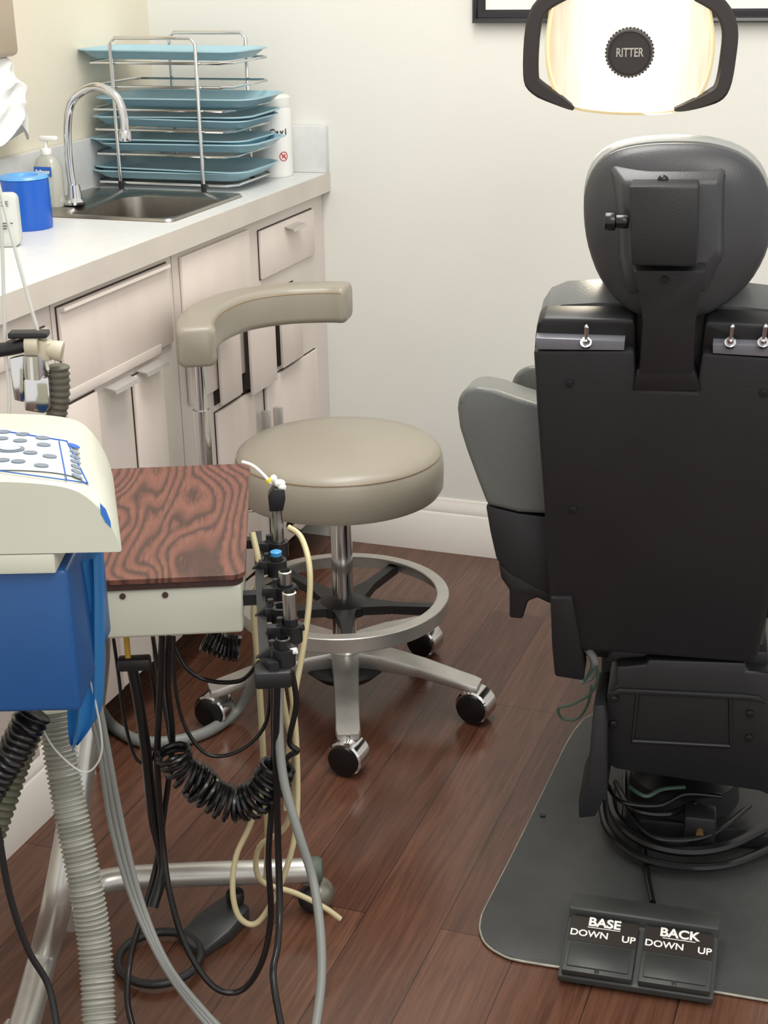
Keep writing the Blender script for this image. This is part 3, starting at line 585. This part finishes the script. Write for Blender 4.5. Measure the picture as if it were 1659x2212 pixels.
# ---------- dental cart ----------
cart=thing('dental_cart','rolling dental cart with rosewood top and cream enamel body','cart',K.m@V((-.3,1.95,0)),PSD+3.5)
ZT=.68
NR=cart.z(540,1240,ZT);FR_=cart.z(531,1001,ZT); xr=(NR.x+FR_.x)/2; y0=NR.y; y1=FR_.y; xl=xr-.33
def rrb(x0,x1,y0,y1,r,z): return [V((u,v,z)) for u,v in rrect((x0+x1)/2,(y0+y1)/2,(x1-x0)/2,(y1-y0)/2,r,6)]
b=B(); b.loft([rrb(xl,xr,y0,y1,.018,ZT-.007),rrb(xl,xr,y0,y1,.018,ZT-.0006),rrb(xl+.0006,xr-.0006,y0+.0006,y1-.0006,.018,ZT)]); b.part('tabletop',rose_mat(),cart,smooth=30)
b=B(); b.loft([rrb(xl+.003,xr-.003,y0+.003,y1-.003,.017,ZT-.0165),rrb(xl+.003,xr-.003,y0+.003,y1-.003,.017,ZT-.0075)]); b.part('tabletop_edge',M('dark_rosewood_edge',(58,38,33),.5,0,.25,90),cart,smooth=30)
B().box(xl+.01,xr-.006,y0+.008,y1-.01,ZT-.086,ZT-.017,.005,3).part('body',CREAM,cart)
for t in((265,1288),(357,1285)):
    c=cart.y(*t,y0+.0075); B().cyl(c,c+V((0,-.0015,0)),.004,n=14).part('screw',M('rusty_screw',(70,50,40),.6),cart)
b=B(); ft=[cart.z(*t,.075) for t in((672,1880),(560,1884),(400,1890),(250,1900),(190,1925),(150,1990))]
b.tube(ft,.0195,n=20); 
pa=cart.y(205,1420,y0+.15); pb=cart.y(168,1700,y0+.08); pc=cart.y(128,1930,y0+.0);pdn=cart.z(95,2060,.075); pe=cart.z(45,2240,.06); pf=cart.z(10,2330,.06)
b.tube([V((pa.x,pa.y,ZT-.09)),pa,pb,pc,pdn,pe,pf],.021,n=20)
b.part('tubular_frame',ALU,cart)
e=ft[0]; dr=(ft[0]-ft[1]).normalized(); b=B(); b.lathe([(.020,0),(.0215,.002),(.0215,.014),(.018,.021),(.0,.024)],e-dr*.004,dr,24); b.part('rubber_tip',M('green_grey_rubber',(78,88,78),.55),cart)
c=cart.z(688,1965,.0); b=B(); b.cyl((c.x-.01,c.y+.01,.05),(c.x-.02,c.y+.01,.075),.008); b.sph((c.x,c.y+.005,.0275),.0265); cs=b.part('caster',M('worn_caster_metal',(130,128,115),.35,.6,.1,20),cart)
B().sph((c.x-.008,c.y-.002,.0245),(.024,.022,.024)).part('wheel',BLK,cs)
zb=.60
A=cart.z(556,1150,zb+.03); Z_=cart.z(592,1436,zb+.03)
b=B()
b.loft([[V((xx,y,z)) for xx,z in((x-.006,zb+.016),(x+.006,zb+.016),(x+.006,zb+.032),(x-.006,zb+.032))] for x,y in((A.x,A.y),(Z_.x-.012,Z_.y+.03),(Z_.x,Z_.y))],bev=0)
b.box(xr-.01,A.x,A.y-.03,A.y-.015,zb+.017,zb+.03); b.box(xr-.01,(A.x+Z_.x)/2,(A.y+Z_.y)/2-.008,(A.y+Z_.y)/2+.008,zb+.015,zb+.03)
b.part('holder_bar',BLK,cart)
B().box(Z_.x-.024,Z_.x+.02,Z_.y-.006,Z_.y+.026,zb+.0,zb+.022,.004).part('holder_end_block',BLK,cart)
hold=[(601,1172),(597,1212),(617,1268),(607,1312),(628,1352),(612,1402)]
hp=[]
for i,t in enumerate(hold):
    c=cart.z(*t,zb+.04); hp.append(c); bxk=A.x+(Z_.x-A.x)*(c.y-A.y)/(Z_.y-A.y)
    b=B(); b.box(min(bxk-.004,c.x-.01),c.x-.006,c.y-.006,c.y+.006,zb+.022,zb+.042,.002)
    n=20; sec=[(.0095,zb+.02),(.0142,zb+.02),(.0142,zb+.042),(.0095,zb+.042)]
    b.loft([[V((c.x+r*cos(radians(-150+300*k/n)),c.y+r*sin(radians(-150+300*k/n)),z)) for r,z in sec] for k in range(n+1)])
    b.cyl((c.x-.013,c.y,zb+.042),(c.x-.013,c.y,zb+.052),.004,n=10)
    b.prism([V((c.x-.034,c.y-.004,zb+.03)),V((c.x-.012,c.y-.004,zb+.048)),V((c.x-.006,c.y-.004,zb+.034))],(0,.008,0),.001)
    b.part('instrument_clip',BLK,cart)
def inst(name,lab,cat_,c,build):
    w=cart.m@V((c.x,c.y,c.z)); g=thing(name,lab,cat_,w,PSD+3.5); build(g)
def aw(g):
    B().lathe([(.006,-.03),(.0085,-.02),(.0088,.03),(.0075,.045),(.0085,.05)],n=24).part('handle',STEEL,g)
    b=B(); b.prism([V((u,-.010,v+.05)) for u,v in((-.010,0),(.009,0),(.013,.018),(.012,.032),(-.004,.034),(-.011,.024))],(0,.02,0),.002); b.part('head',BLK,g)
    for cc,rr2 in(((.006,0,.088),(.008,.006,.006)),((-.002,.003,.094),(.005,.006,.006)),((.009,-.003,.083),(.006,.005,.006))): B().sph(cc,rr2).part('button',WHITE,g)
    b=B(); b.tube([(-.006,0,.088),(-.015,.004,.099),(-.03,.01,.112),(-.045,.014,.117)],.0024); b.part('tip',WHITE,g)
    B().cyl((-.008,.001,.090),(-.011,.002,.094),.0045).part('collar',M('yellow_ring',(215,200,60),.4),g)
inst('air_water_syringe','chrome air-water syringe with white tip in its clip','dental instrument',hp[0]+V((.0,0,.0)),aw)
def hv(h,lab,mt,cap=BLK):
    def fn(g):
        B().lathe([(.0055,-.04),(.008,-.03),(.0085,h*.4),(.0088,h),(.007,h+.001),(.0065,h-.02),(0,h-.02)],n=24).part('barrel',mt,g)
        B().lathe([(.009,-.006),(.0092,h*.25),(.0085,h*.26)],n=24).part('collar',cap,g)
        b=B(); b.cyl((.008,-.004,-.002),(.016,-.006,.0),.004,n=12); b.part('lever',WHITE if h<.02 else BLK,g)
    return fn
inst('suction_handpiece','chrome suction handpiece standing in its clip','dental instrument',hp[2],hv(.022,'',STEEL))
inst('suction_handpiece','chrome and black suction handpiece standing in its clip','dental instrument',hp[4],hv(.045,'',STEEL))
inst('saliva_ejector_valve','black saliva ejector valve with white lever','dental instrument',hp[5],hv(.014,'',BLK))
def bl(g):
    B().lathe([(.007,-.03),(.0085,0),(.0085,.008)],n=20).part('barrel',BLK,g); B().lathe([(.0075,.0085),(.008,.014),(.004,.016)],n=20).part('cap',M('bright_blue_cap',(60,140,200),.35),g)
inst('handpiece_coupler','black handpiece coupler with blue cap','dental instrument',hp[1],bl)
yf=1.35; unit=thing('scaler_unit','cream console with keypad on blue equipment stand','dental equipment',K.m@V((-.42,yf,0)),PSD)
# ---------- hoses ----------
def hose(name,pts,r,mat,owner=None,n=10,lab=None,cate='hose',**k):
    P=[K.y(a,b_,c) for a,b_,c in pts]; P=[V((p.x,p.y,max(p.z,r+.001))) for p in P]
    b=B().tube(P,r,n=n,**k)
    if owner is None: return b.top(name,mat,lab,cate,K)
    b.bm.transform(owner.i@K.m); return b.part(name,mat,owner,lab)
def kz(px,py,z): 
    p=K.z(px,py,z); return (px,py,p.y)
hose('silicone_tube',[(622,1138,1.93),(650,1160,1.92),(668,1220,1.88),(668,1300,1.86),(655,1400,1.84),(634,1520,1.82),(622,1650,1.8),(618,1750,1.78)],.0042,TUBY,cart)
hose('silicone_tube',[(545,1150,1.9),(560,1230,1.88),(548,1320,1.86),(556,1420,1.86),(565,1560,1.86),(572,1700,1.86),(578,1800,1.87),(575,1900,1.88)],.0045,TUBY,cart)
hose('silicone_tube',[(600,1440,1.78),(620,1560,1.79),(640,1650,1.8),(620,1780,1.82),(560,1830,1.84),(562,1900,1.85),(640,1930,1.86),(700,1960,1.86),(735,1985,1.86)],.0042,TUBY,cart)
hose('silicone_tube',[(625,1450,1.80),(640,1600,1.79),(640,1780,1.77),(610,1900,1.75),(560,1990,1.74),(520,1985,1.74),(503,1930,1.75),(510,1850,1.77),(545,1770,1.79),(575,1650,1.81)],.0042,TUBY,cart)
hose('vacuum_hose',[(606,1440,1.74),(602,1550,1.73),(612,1680,1.70),(645,1800,1.67),(676,1900,1.65),(692,2010,1.6),(694,2120,1.55),(680,2230,1.5)],.0062,GRYT,cart)
for i,pt in enumerate(([(365,1375,1.8),(362,1480,1.8),(372,1600,1.8),(355,1750,1.8),(335,1880,1.8),(300,2000,1.76),(280,2080,1.74),(275,2160,1.7),(290,2230,1.66)],
    [(350,1375,1.78),(345,1500,1.78),(340,1650,1.78),(350,1800,1.78),(365,1920,1.76),(400,2040,1.74),(460,2130,1.72),(520,2140,1.72),(565,2080,1.72),(585,1980,1.73),(580,1850,1.74),(590,1700,1.75),(592,1560,1.75),(590,1440,1.76)],
    [(375,1375,1.76),(378,1480,1.76),(400,1570,1.76),(450,1630,1.76),(520,1620,1.76),(575,1560,1.76),(585,1450,1.76)],
    [(600,1440,1.72),(596,1600,1.72),(600,1800,1.72),(604,1950,1.7),(600,2040,1.66),(590,2110,1.62),(610,2230,1.58)],
    [(245,1380,1.8),(255,1450,1.8),(270,1560,1.8),(295,1640,1.8),(330,1640,1.8),(338,1560,1.8),(330,1470,1.8),(318,1430,1.8)],
    [(370,1380,1.84),(400,1440,1.84),(450,1470,1.84),(520,1470,1.82),(560,1430,1.8)],
    [(330,1375,1.83),(350,1500,1.82),(375,1640,1.8)])):
    hose('instrument_cord',pt,[.0045,.0045,.0028,.0048,.0024,.0032,.003][i],BLKS,cart)
hose('instrument_tube',[(285,1440,1.79),(300,1520,1.79),(315,1620,1.79),(330,1760,1.79),(352,1870,1.79),(330,1960,1.76)],.0075,BLKS,cart)
hose('instrument_tube',[(630,1450,1.74),(640,1520,1.74),(625,1600,1.74),(642,1622,1.74),(618,1640,1.74),(606,1700,1.74)],.004,BLKS,cart)
cc=cart.i@(K.m@K.y(292,1445,1.79))
B().box(cc.x-.022,cc.x+.022,cc.y-.01,cc.y+.01,cc.z,cc.z+.018,.004).part('hose_connector',BLK,cart); B().cyl((cc.x-.008,cc.y,cc.z+.018),(cc.x-.008,cc.y,cc.z+.05),.004).part('connector_stem',M('dull_yellow',(190,150,60),.4),cart)
def coil(pts,R,r,turns):
    P=cat([K.y(*t) for t in pts],40); m=len(P); out=[]
    a=None
    for i,p in enumerate(P):
        t=(P[min(i+1,m-1)]-P[max(i-1,0)]).normalized()
        a=t.orthogonal().normalized() if a is None else (a-t*a.dot(t)).normalized(); b_=t.cross(a); w=2*pi*turns*i/(m-1)
        out.append(p+(a*cos(w)+b_*sin(w))*R*(1+.06*sin(i*.13)))
    b=B().tube(out,r,n=7,smooth=False); b.bm.transform(cart.i@K.m); b.part('coiled_cord',BLKS,cart)
coil([(372,1622,1.76),(392,1665,1.76),(440,1690,1.76)],.021,.0038,7)
coil([(425,1690,1.75),(465,1722,1.75),(510,1738,1.75),(555,1722,1.75),(590,1680,1.75),(600,1655,1.75)],.0225,.0042,15)
coil([(445,1378,1.9),(480,1395,1.9),(515,1400,1.9)],.017,.003,9)
hose('drain_hose',[kz(560,1390,.25),kz(555,1450,.15),kz(520,1525,.03),kz(450,1580,.012),kz(370,1602,.012),kz(300,1600,.012),kz(245,1570,.012),kz(215,1530,.03)],.0115,GRYT,cart,n=12)
for i in range(3):
    d=i*9
    hose('equipment_cord',[(150+d*2,1320,1.62),(175+d*1.5,1450,1.62),(215+d,1620,1.62),(240+d*1.3,1780,1.62),(285+d,1940,1.6),(350+d*.6,2080,1.56),(420+d,2180,1.54),(480+d*1.5,2250,1.52)],.0040,GRYT,unit)
hose('clear_tube',[(150,1310,1.45),(190,1450,1.45),(218,1580,1.45),(215,1640,1.45),(180,1668,1.45),(120,1620,1.45),(85,1560,1.45)],.0012,M('clear_tube',(205,206,200),.25,0,.02,alpha=.7),unit)
def corr(name,pts,R,am,per,mat):
    P=[K.y(*t) for t in pts]; tot=sum((P[i+1]-P[i]).length for i in range(len(P)-1)); res=max(6,int(tot/per*5/len(P)))
    b=B().tube(P,R,n=20,res=res,rf=lambda L,t:R+am*sin(2*pi*L/per)); b.bm.transform(unit.i@K.m); b.part(name,mat,unit,None,80)
corr('corrugated_hose',[(118,1535,1.55),(132,1640,1.53),(158,1780,1.5),(186,1920,1.47),(206,2060,1.44),(216,2260,1.38)],.0188,.0019,.0058,M('grey_corrugated_plastic',(142,142,132),.45))
corr('corrugated_hose',[(70,1540,1.62),(30,1640,1.6),(-5,1740,1.58),(-40,1840,1.56)],.021,.002,.009,M('olive_corrugated_plastic',(96,98,78),.5))
corr('corrugated_hose',[(75,1540,1.45),(30,1620,1.44),(-20,1700,1.43),(-60,1760,1.42)],.018,.002,.008,BLKS)
hose('power_cord',[(-5,1790,1.4),(20,1930,1.4),(60,2050,1.4),(105,2130,1.4),(125,2230,1.38)],.004,BLK,unit)
hose('power_cord',[(158,1190,1.60),(160,1260,1.60),(158,1330,1.60)],.009,BLKS,unit)
# ---------- foot control ----------
c=W.z(345,2068,.012); f=thing('foot_control','black round foot control with ring guard on the floor','foot control',(c.x,c.y,.001),PSD)
rr_=abs(f.z(258,2060,.012).x)
b=B(); b.tube([(rr_*cos(2*pi*i/32),rr_*sin(2*pi*i/32),.011) for i in range(32)],.0065,closed=True,res=1,n=12); b.part('ring_guard',BLK,f)
e1=f.z(500,1945,.04); b=B()
b.loft([[V((x,y,z)) for x,y,z in((rr_*.3,rr_*.8,0),(rr_*1.0,rr_*.1,0),(rr_*1.0,rr_*.1,.014),(rr_*.3,rr_*.8,.014))],[V((x,y,z)) for x,y,z in((e1.x-.045,e1.y-.0,0),(e1.x,e1.y-.05,0),(e1.x,e1.y-.05,.02),(e1.x-.045,e1.y,.025))],[V((x,y,z)) for x,y,z in((e1.x-.01,e1.y+.035,0),(e1.x+.028,e1.y,0),(e1.x+.028,e1.y,.03),(e1.x-.01,e1.y+.035,.03))]],bev=.004); b.part('arm',M('dark_grey_foot_control',(48,50,50),.4),f)
b=B(); b.cyl((e1.x+.005,e1.y+.01,.03),(e1.x+.005,e1.y+.01,.05),.014,bev=.003); b.part('post',BLK,f)
# ---------- console ----------
f=unit
def g(px,py,y=0): return f.y(px,py,y)
PR=[g(*t) for t in((-160,1036),(-60,1037),(60,1040),(150,1052),(198,1078),(233,1118),(253,1156),(263,1186))]
PRc=cat(PR,5); zb=g(263,1192).z
dep=.225
ring0=PRc+[V((PRc[-1].x,0,zb)),V((PRc[0].x,0,zb))]
xs0=PRc[0].x; xs1=PRc[-1].x
def kk(y): return 1-.25*min(1,max(0,y)/dep)
def rgc(y,k,dz=0): return [V((xs0+(p.x-xs0)*k,y,zb+(p.z-zb)*(1-dz))) for p in ring0]
b=B(); b.loft([rgc(0,.99,.02),rgc(.004,kk(.004),0),rgc(dep*.5,kk(dep*.5)),rgc(dep*.94,kk(dep*.94)),rgc(dep,kk(dep)*.985,.03)]); b.part('console_housing',CREAM,f)
def pz(x,y):
    x=xs0+(x-xs0)/kk(y)
    for i in range(len(PRc)-1):
        if PRc[i].x<=x<=PRc[i+1].x:
            t=(x-PRc[i].x)/max(1e-6,PRc[i+1].x-PRc[i].x); return PRc[i].z+(PRc[i+1].z-PRc[i].z)*t
    return PRc[0].z if x<PRc[0].x else PRc[-1].z
def hit(px,py):
    z=PRc[0].z
    for _ in range(14): q=f.z(px,py,z); z=z*.4+.6*pz(q.x,q.y)
    return V((q.x,q.y,z))
def strip(c00,c10,c01,c11,h,name,mat,par,nu=24,nv=8):
    vs=[];fs=[]
    for j in range(nv+1):
        for i in range(nu+1):
            u=i/nu;v=j/nv; x=(c00.x*(1-u)+c10.x*u)*(1-v)+(c01.x*(1-u)+c11.x*u)*v; y=(c00.y*(1-u)+c10.y*u)*(1-v)+(c01.y*(1-u)+c11.y*u)*v
            vs.append((x,y,pz(x,y)+h))
    for j in range(nv):
        for i in range(nu): a=j*(nu+1)+i; fs.append((a,a+1,a+nu+2,a+nu+1))
    t=B(); t.add(vs,fs); return t.part(name,mat,par)
KF=M('pale_blue_keypad',(200,212,226),.35)
kp=strip(hit(-60,1018),hit(194,1052),hit(-60,922),hit(146,955),.0016,'keypad',KF,f)
def edge(pts,r=.0007,h=.0023,name='keypad_border'):
    P=[]
    for a,b_ in zip(pts,pts[1:]):
        for k in range(8): P.append(hit(a[0]+(b_[0]-a[0])*k/8,a[1]+(b_[1]-a[1])*k/8))
    P.append(hit(*pts[-1])); B().tube([V((p.x,p.y,p.z+h)) for p in P],r,n=6,smooth=False).part(name,BTXT,kp)
edge([(-50,1015),(190,1048)]); edge([(-50,926),(145,957)]); edge([(145,957),(190,1048)])
edge([(128,957),(144,1040)]); 
GB=M('grey_button',(118,128,138),.5)
def oval(px,py,rx,ry,h=.0021,mat=GB,name='keypad_button'):
    c=hit(px,py); s=(pz(c.x+.006,c.y)-pz(c.x-.006,c.y))/.012; vs=[V((c.x+rx*cos(2*pi*i/20),c.y+ry*sin(2*pi*i/20),c.z+s*rx*cos(2*pi*i/20)+h)) for i in range(20)]
    B().prism(vs,(0,0,.0007)).part(name,mat,kp)
for t in((8,937),(50,942),(92,950),(4,951),(44,956),(95,965),(66,982),(108,990),(40,1001),(6,998),(90,1010)): oval(*t,.0072,.0052)
oval(22,974,.015,.0105)
oval(22,974,.011,.0075,.0031,M('pale_grey_button',(180,188,194),.5))
for k in range(6): oval(162+k*1.0,981+k*10.5,.0052,.004)
oval(160,968,.0062,.0048,.0023,BTXT)
q=[g(*t,-.0008) for t in((228,1075),(240,1088),(250,1114),(252,1128),(240,1116),(230,1097))]
B().prism([p+V((-.006,0,-.006)) for p in q],(0,.002,0)).part('indicator',M('indicator_blue',(40,110,200),.2),f)
xb0=g(-160,1300).x; xb1=g(150,1300,.01).x; zlo=g(75,1542,.01).z
B().box(xb0,g(118,1210).x,.0,dep,zb-.022,zb-.001,.002).part('console_base',CREAM,f)
B().box(xb0,xb1,.012,dep-.02,zlo,zb-.023,.006,3).part('cabinet_body',BLUE,f)
b=B(); b.cyl((-.1,dep/2,.03),(-.1,dep/2,zlo),.022); b.part('pole',ALU,f)
b=B(); 
for a in range(5):
    t=radians(20+72*a); b.tube([(-.1,dep/2,.06),(-.1+.12*cos(t),dep/2+.12*sin(t),.045),(-.1+.2*cos(t),dep/2+.2*sin(t),.035)],.014); b.sph((-.1+.2*cos(t),dep/2+.2*sin(t),.018),.0175)
b.part('star_base',ALU,f)
b=B(); rg=[]
ctr=[(187,1192,30),(186,1260,34),(185,1340,36),(184,1430,38),(183,1500,38),(180,1545,34),(172,1575,20),(168,1590,8)]
for (cx,py,w) in ctr:
    c=K.y(cx,py,1.47); ww=w/3200*1.6
    rg.append([c+V((ww*cos(t)*(1+.1*sin(5*t)),.028*sin(t)*(1+.25*sin(7*t)),0)) for t in [2*pi*i/40 for i in range(40)]])
rg=[cat([rg[i][j] for i in range(len(rg))],4) for j in range(40)]; rg=[[rg[j][i] for j in range(40)] for i in range(len(rg[0]))]
b.loft(rg); b.top('blue_vinyl_cover',BLUEC,'folded bright blue vinyl cover hanging beside the console','cover',K,smooth=70)
# ---------- suction unit ----------
f=thing('suction_system','black and cream suction handpiece arm with chrome fittings','dental equipment',K.m@K.y(60,790,1.72),PSD)
def q_(px,py,y=0): return f.y(px,py,y)
BEI=M('beige_plastic',(190,182,160),.4)
b=B(); b.tube([q_(-80,760),q_(0,756),q_(55,745)],.0085); b.box(q_(20,722).x,q_(105,722).x,-.01,.01,q_(60,728).z,q_(60,715).z,.002); b.part('handle',BLK,f)
b=B(); b.cyl(q_(55,745),q_(85,745),.013,bev=.002); b.cyl(q_(100,752),q_(135,760),.010,.013,bev=.002); b.cyl(q_(95,775),q_(100,735),.010,bev=.002); b.part('fitting',BEI,f)
b=B(); b.prism([q_(*t,-.012) for t in((50,820),(105,815),(110,880),(95,895),(52,888))],(0,.024,0),.003); b.prism([q_(*t,-.006) for t in((18,775),(50,768),(52,870),(30,865))],(0,.02,0),.002); b.cyl(q_(75,765),q_(78,815),.014); b.part('valve',CHROME,f)
P=[q_(126,790,.01),q_(128,850,.01),q_(120,905,.01),q_(118,960,.01)]
B().tube(P,.0125,n=18,res=14,rf=lambda L,t:.0125+.0013*sin(2*pi*L/.008)).part('corrugated_hose',M('dark_olive_hose',(88,84,72),.5),f,smooth=80)
CLR=MC['clear_tube']
hose('clear_tube',[(-10,380,1.75),(3,500,1.74),(8,640,1.73),(12,760,1.72),(20,850,1.71),(18,930,1.7)],.0022,CLR,f)
hose('clear_tube',[(-10,370,1.76),(25,510,1.74),(60,640,1.73),(92,750,1.72),(104,800,1.71)],.0022,CLR,f)
# ---------- lights ----------
w=bpy.data.worlds.new('world'); SC.world=w; w.use_nodes=True; bg=w.node_tree.nodes['Background']; bg.inputs[0].default_value=(1,.985,.965,1); bg.inputs[1].default_value=1.0
def area(loc,size,e,col=(1,.97,.92),tgt=None,sy=None):
    l=bpy.data.lights.new('area_light','AREA'); l.shape='RECTANGLE'; l.size=size; l.size_y=sy or size; l.energy=e; l.color=col; o=bpy.data.objects.new('area_light',l); o.location=loc; SC.collection.objects.link(o)
    if tgt is not None: o.rotation_euler=(V(tgt)-V(loc)).to_track_quat('-Z','Y').to_euler()
area((-.7,2.0,2.5),.6,30,sy=1.2)
area((.6,.2,2.5),1.2,26,tgt=(-.5,2.2,.5))
area((wl.x,wl.y-.06,1.22),.2,2,(1,.88,.68),tgt=(-.1,1.7,.8))  # added area lamp for the operating light's warm beam, not a ceiling fixture
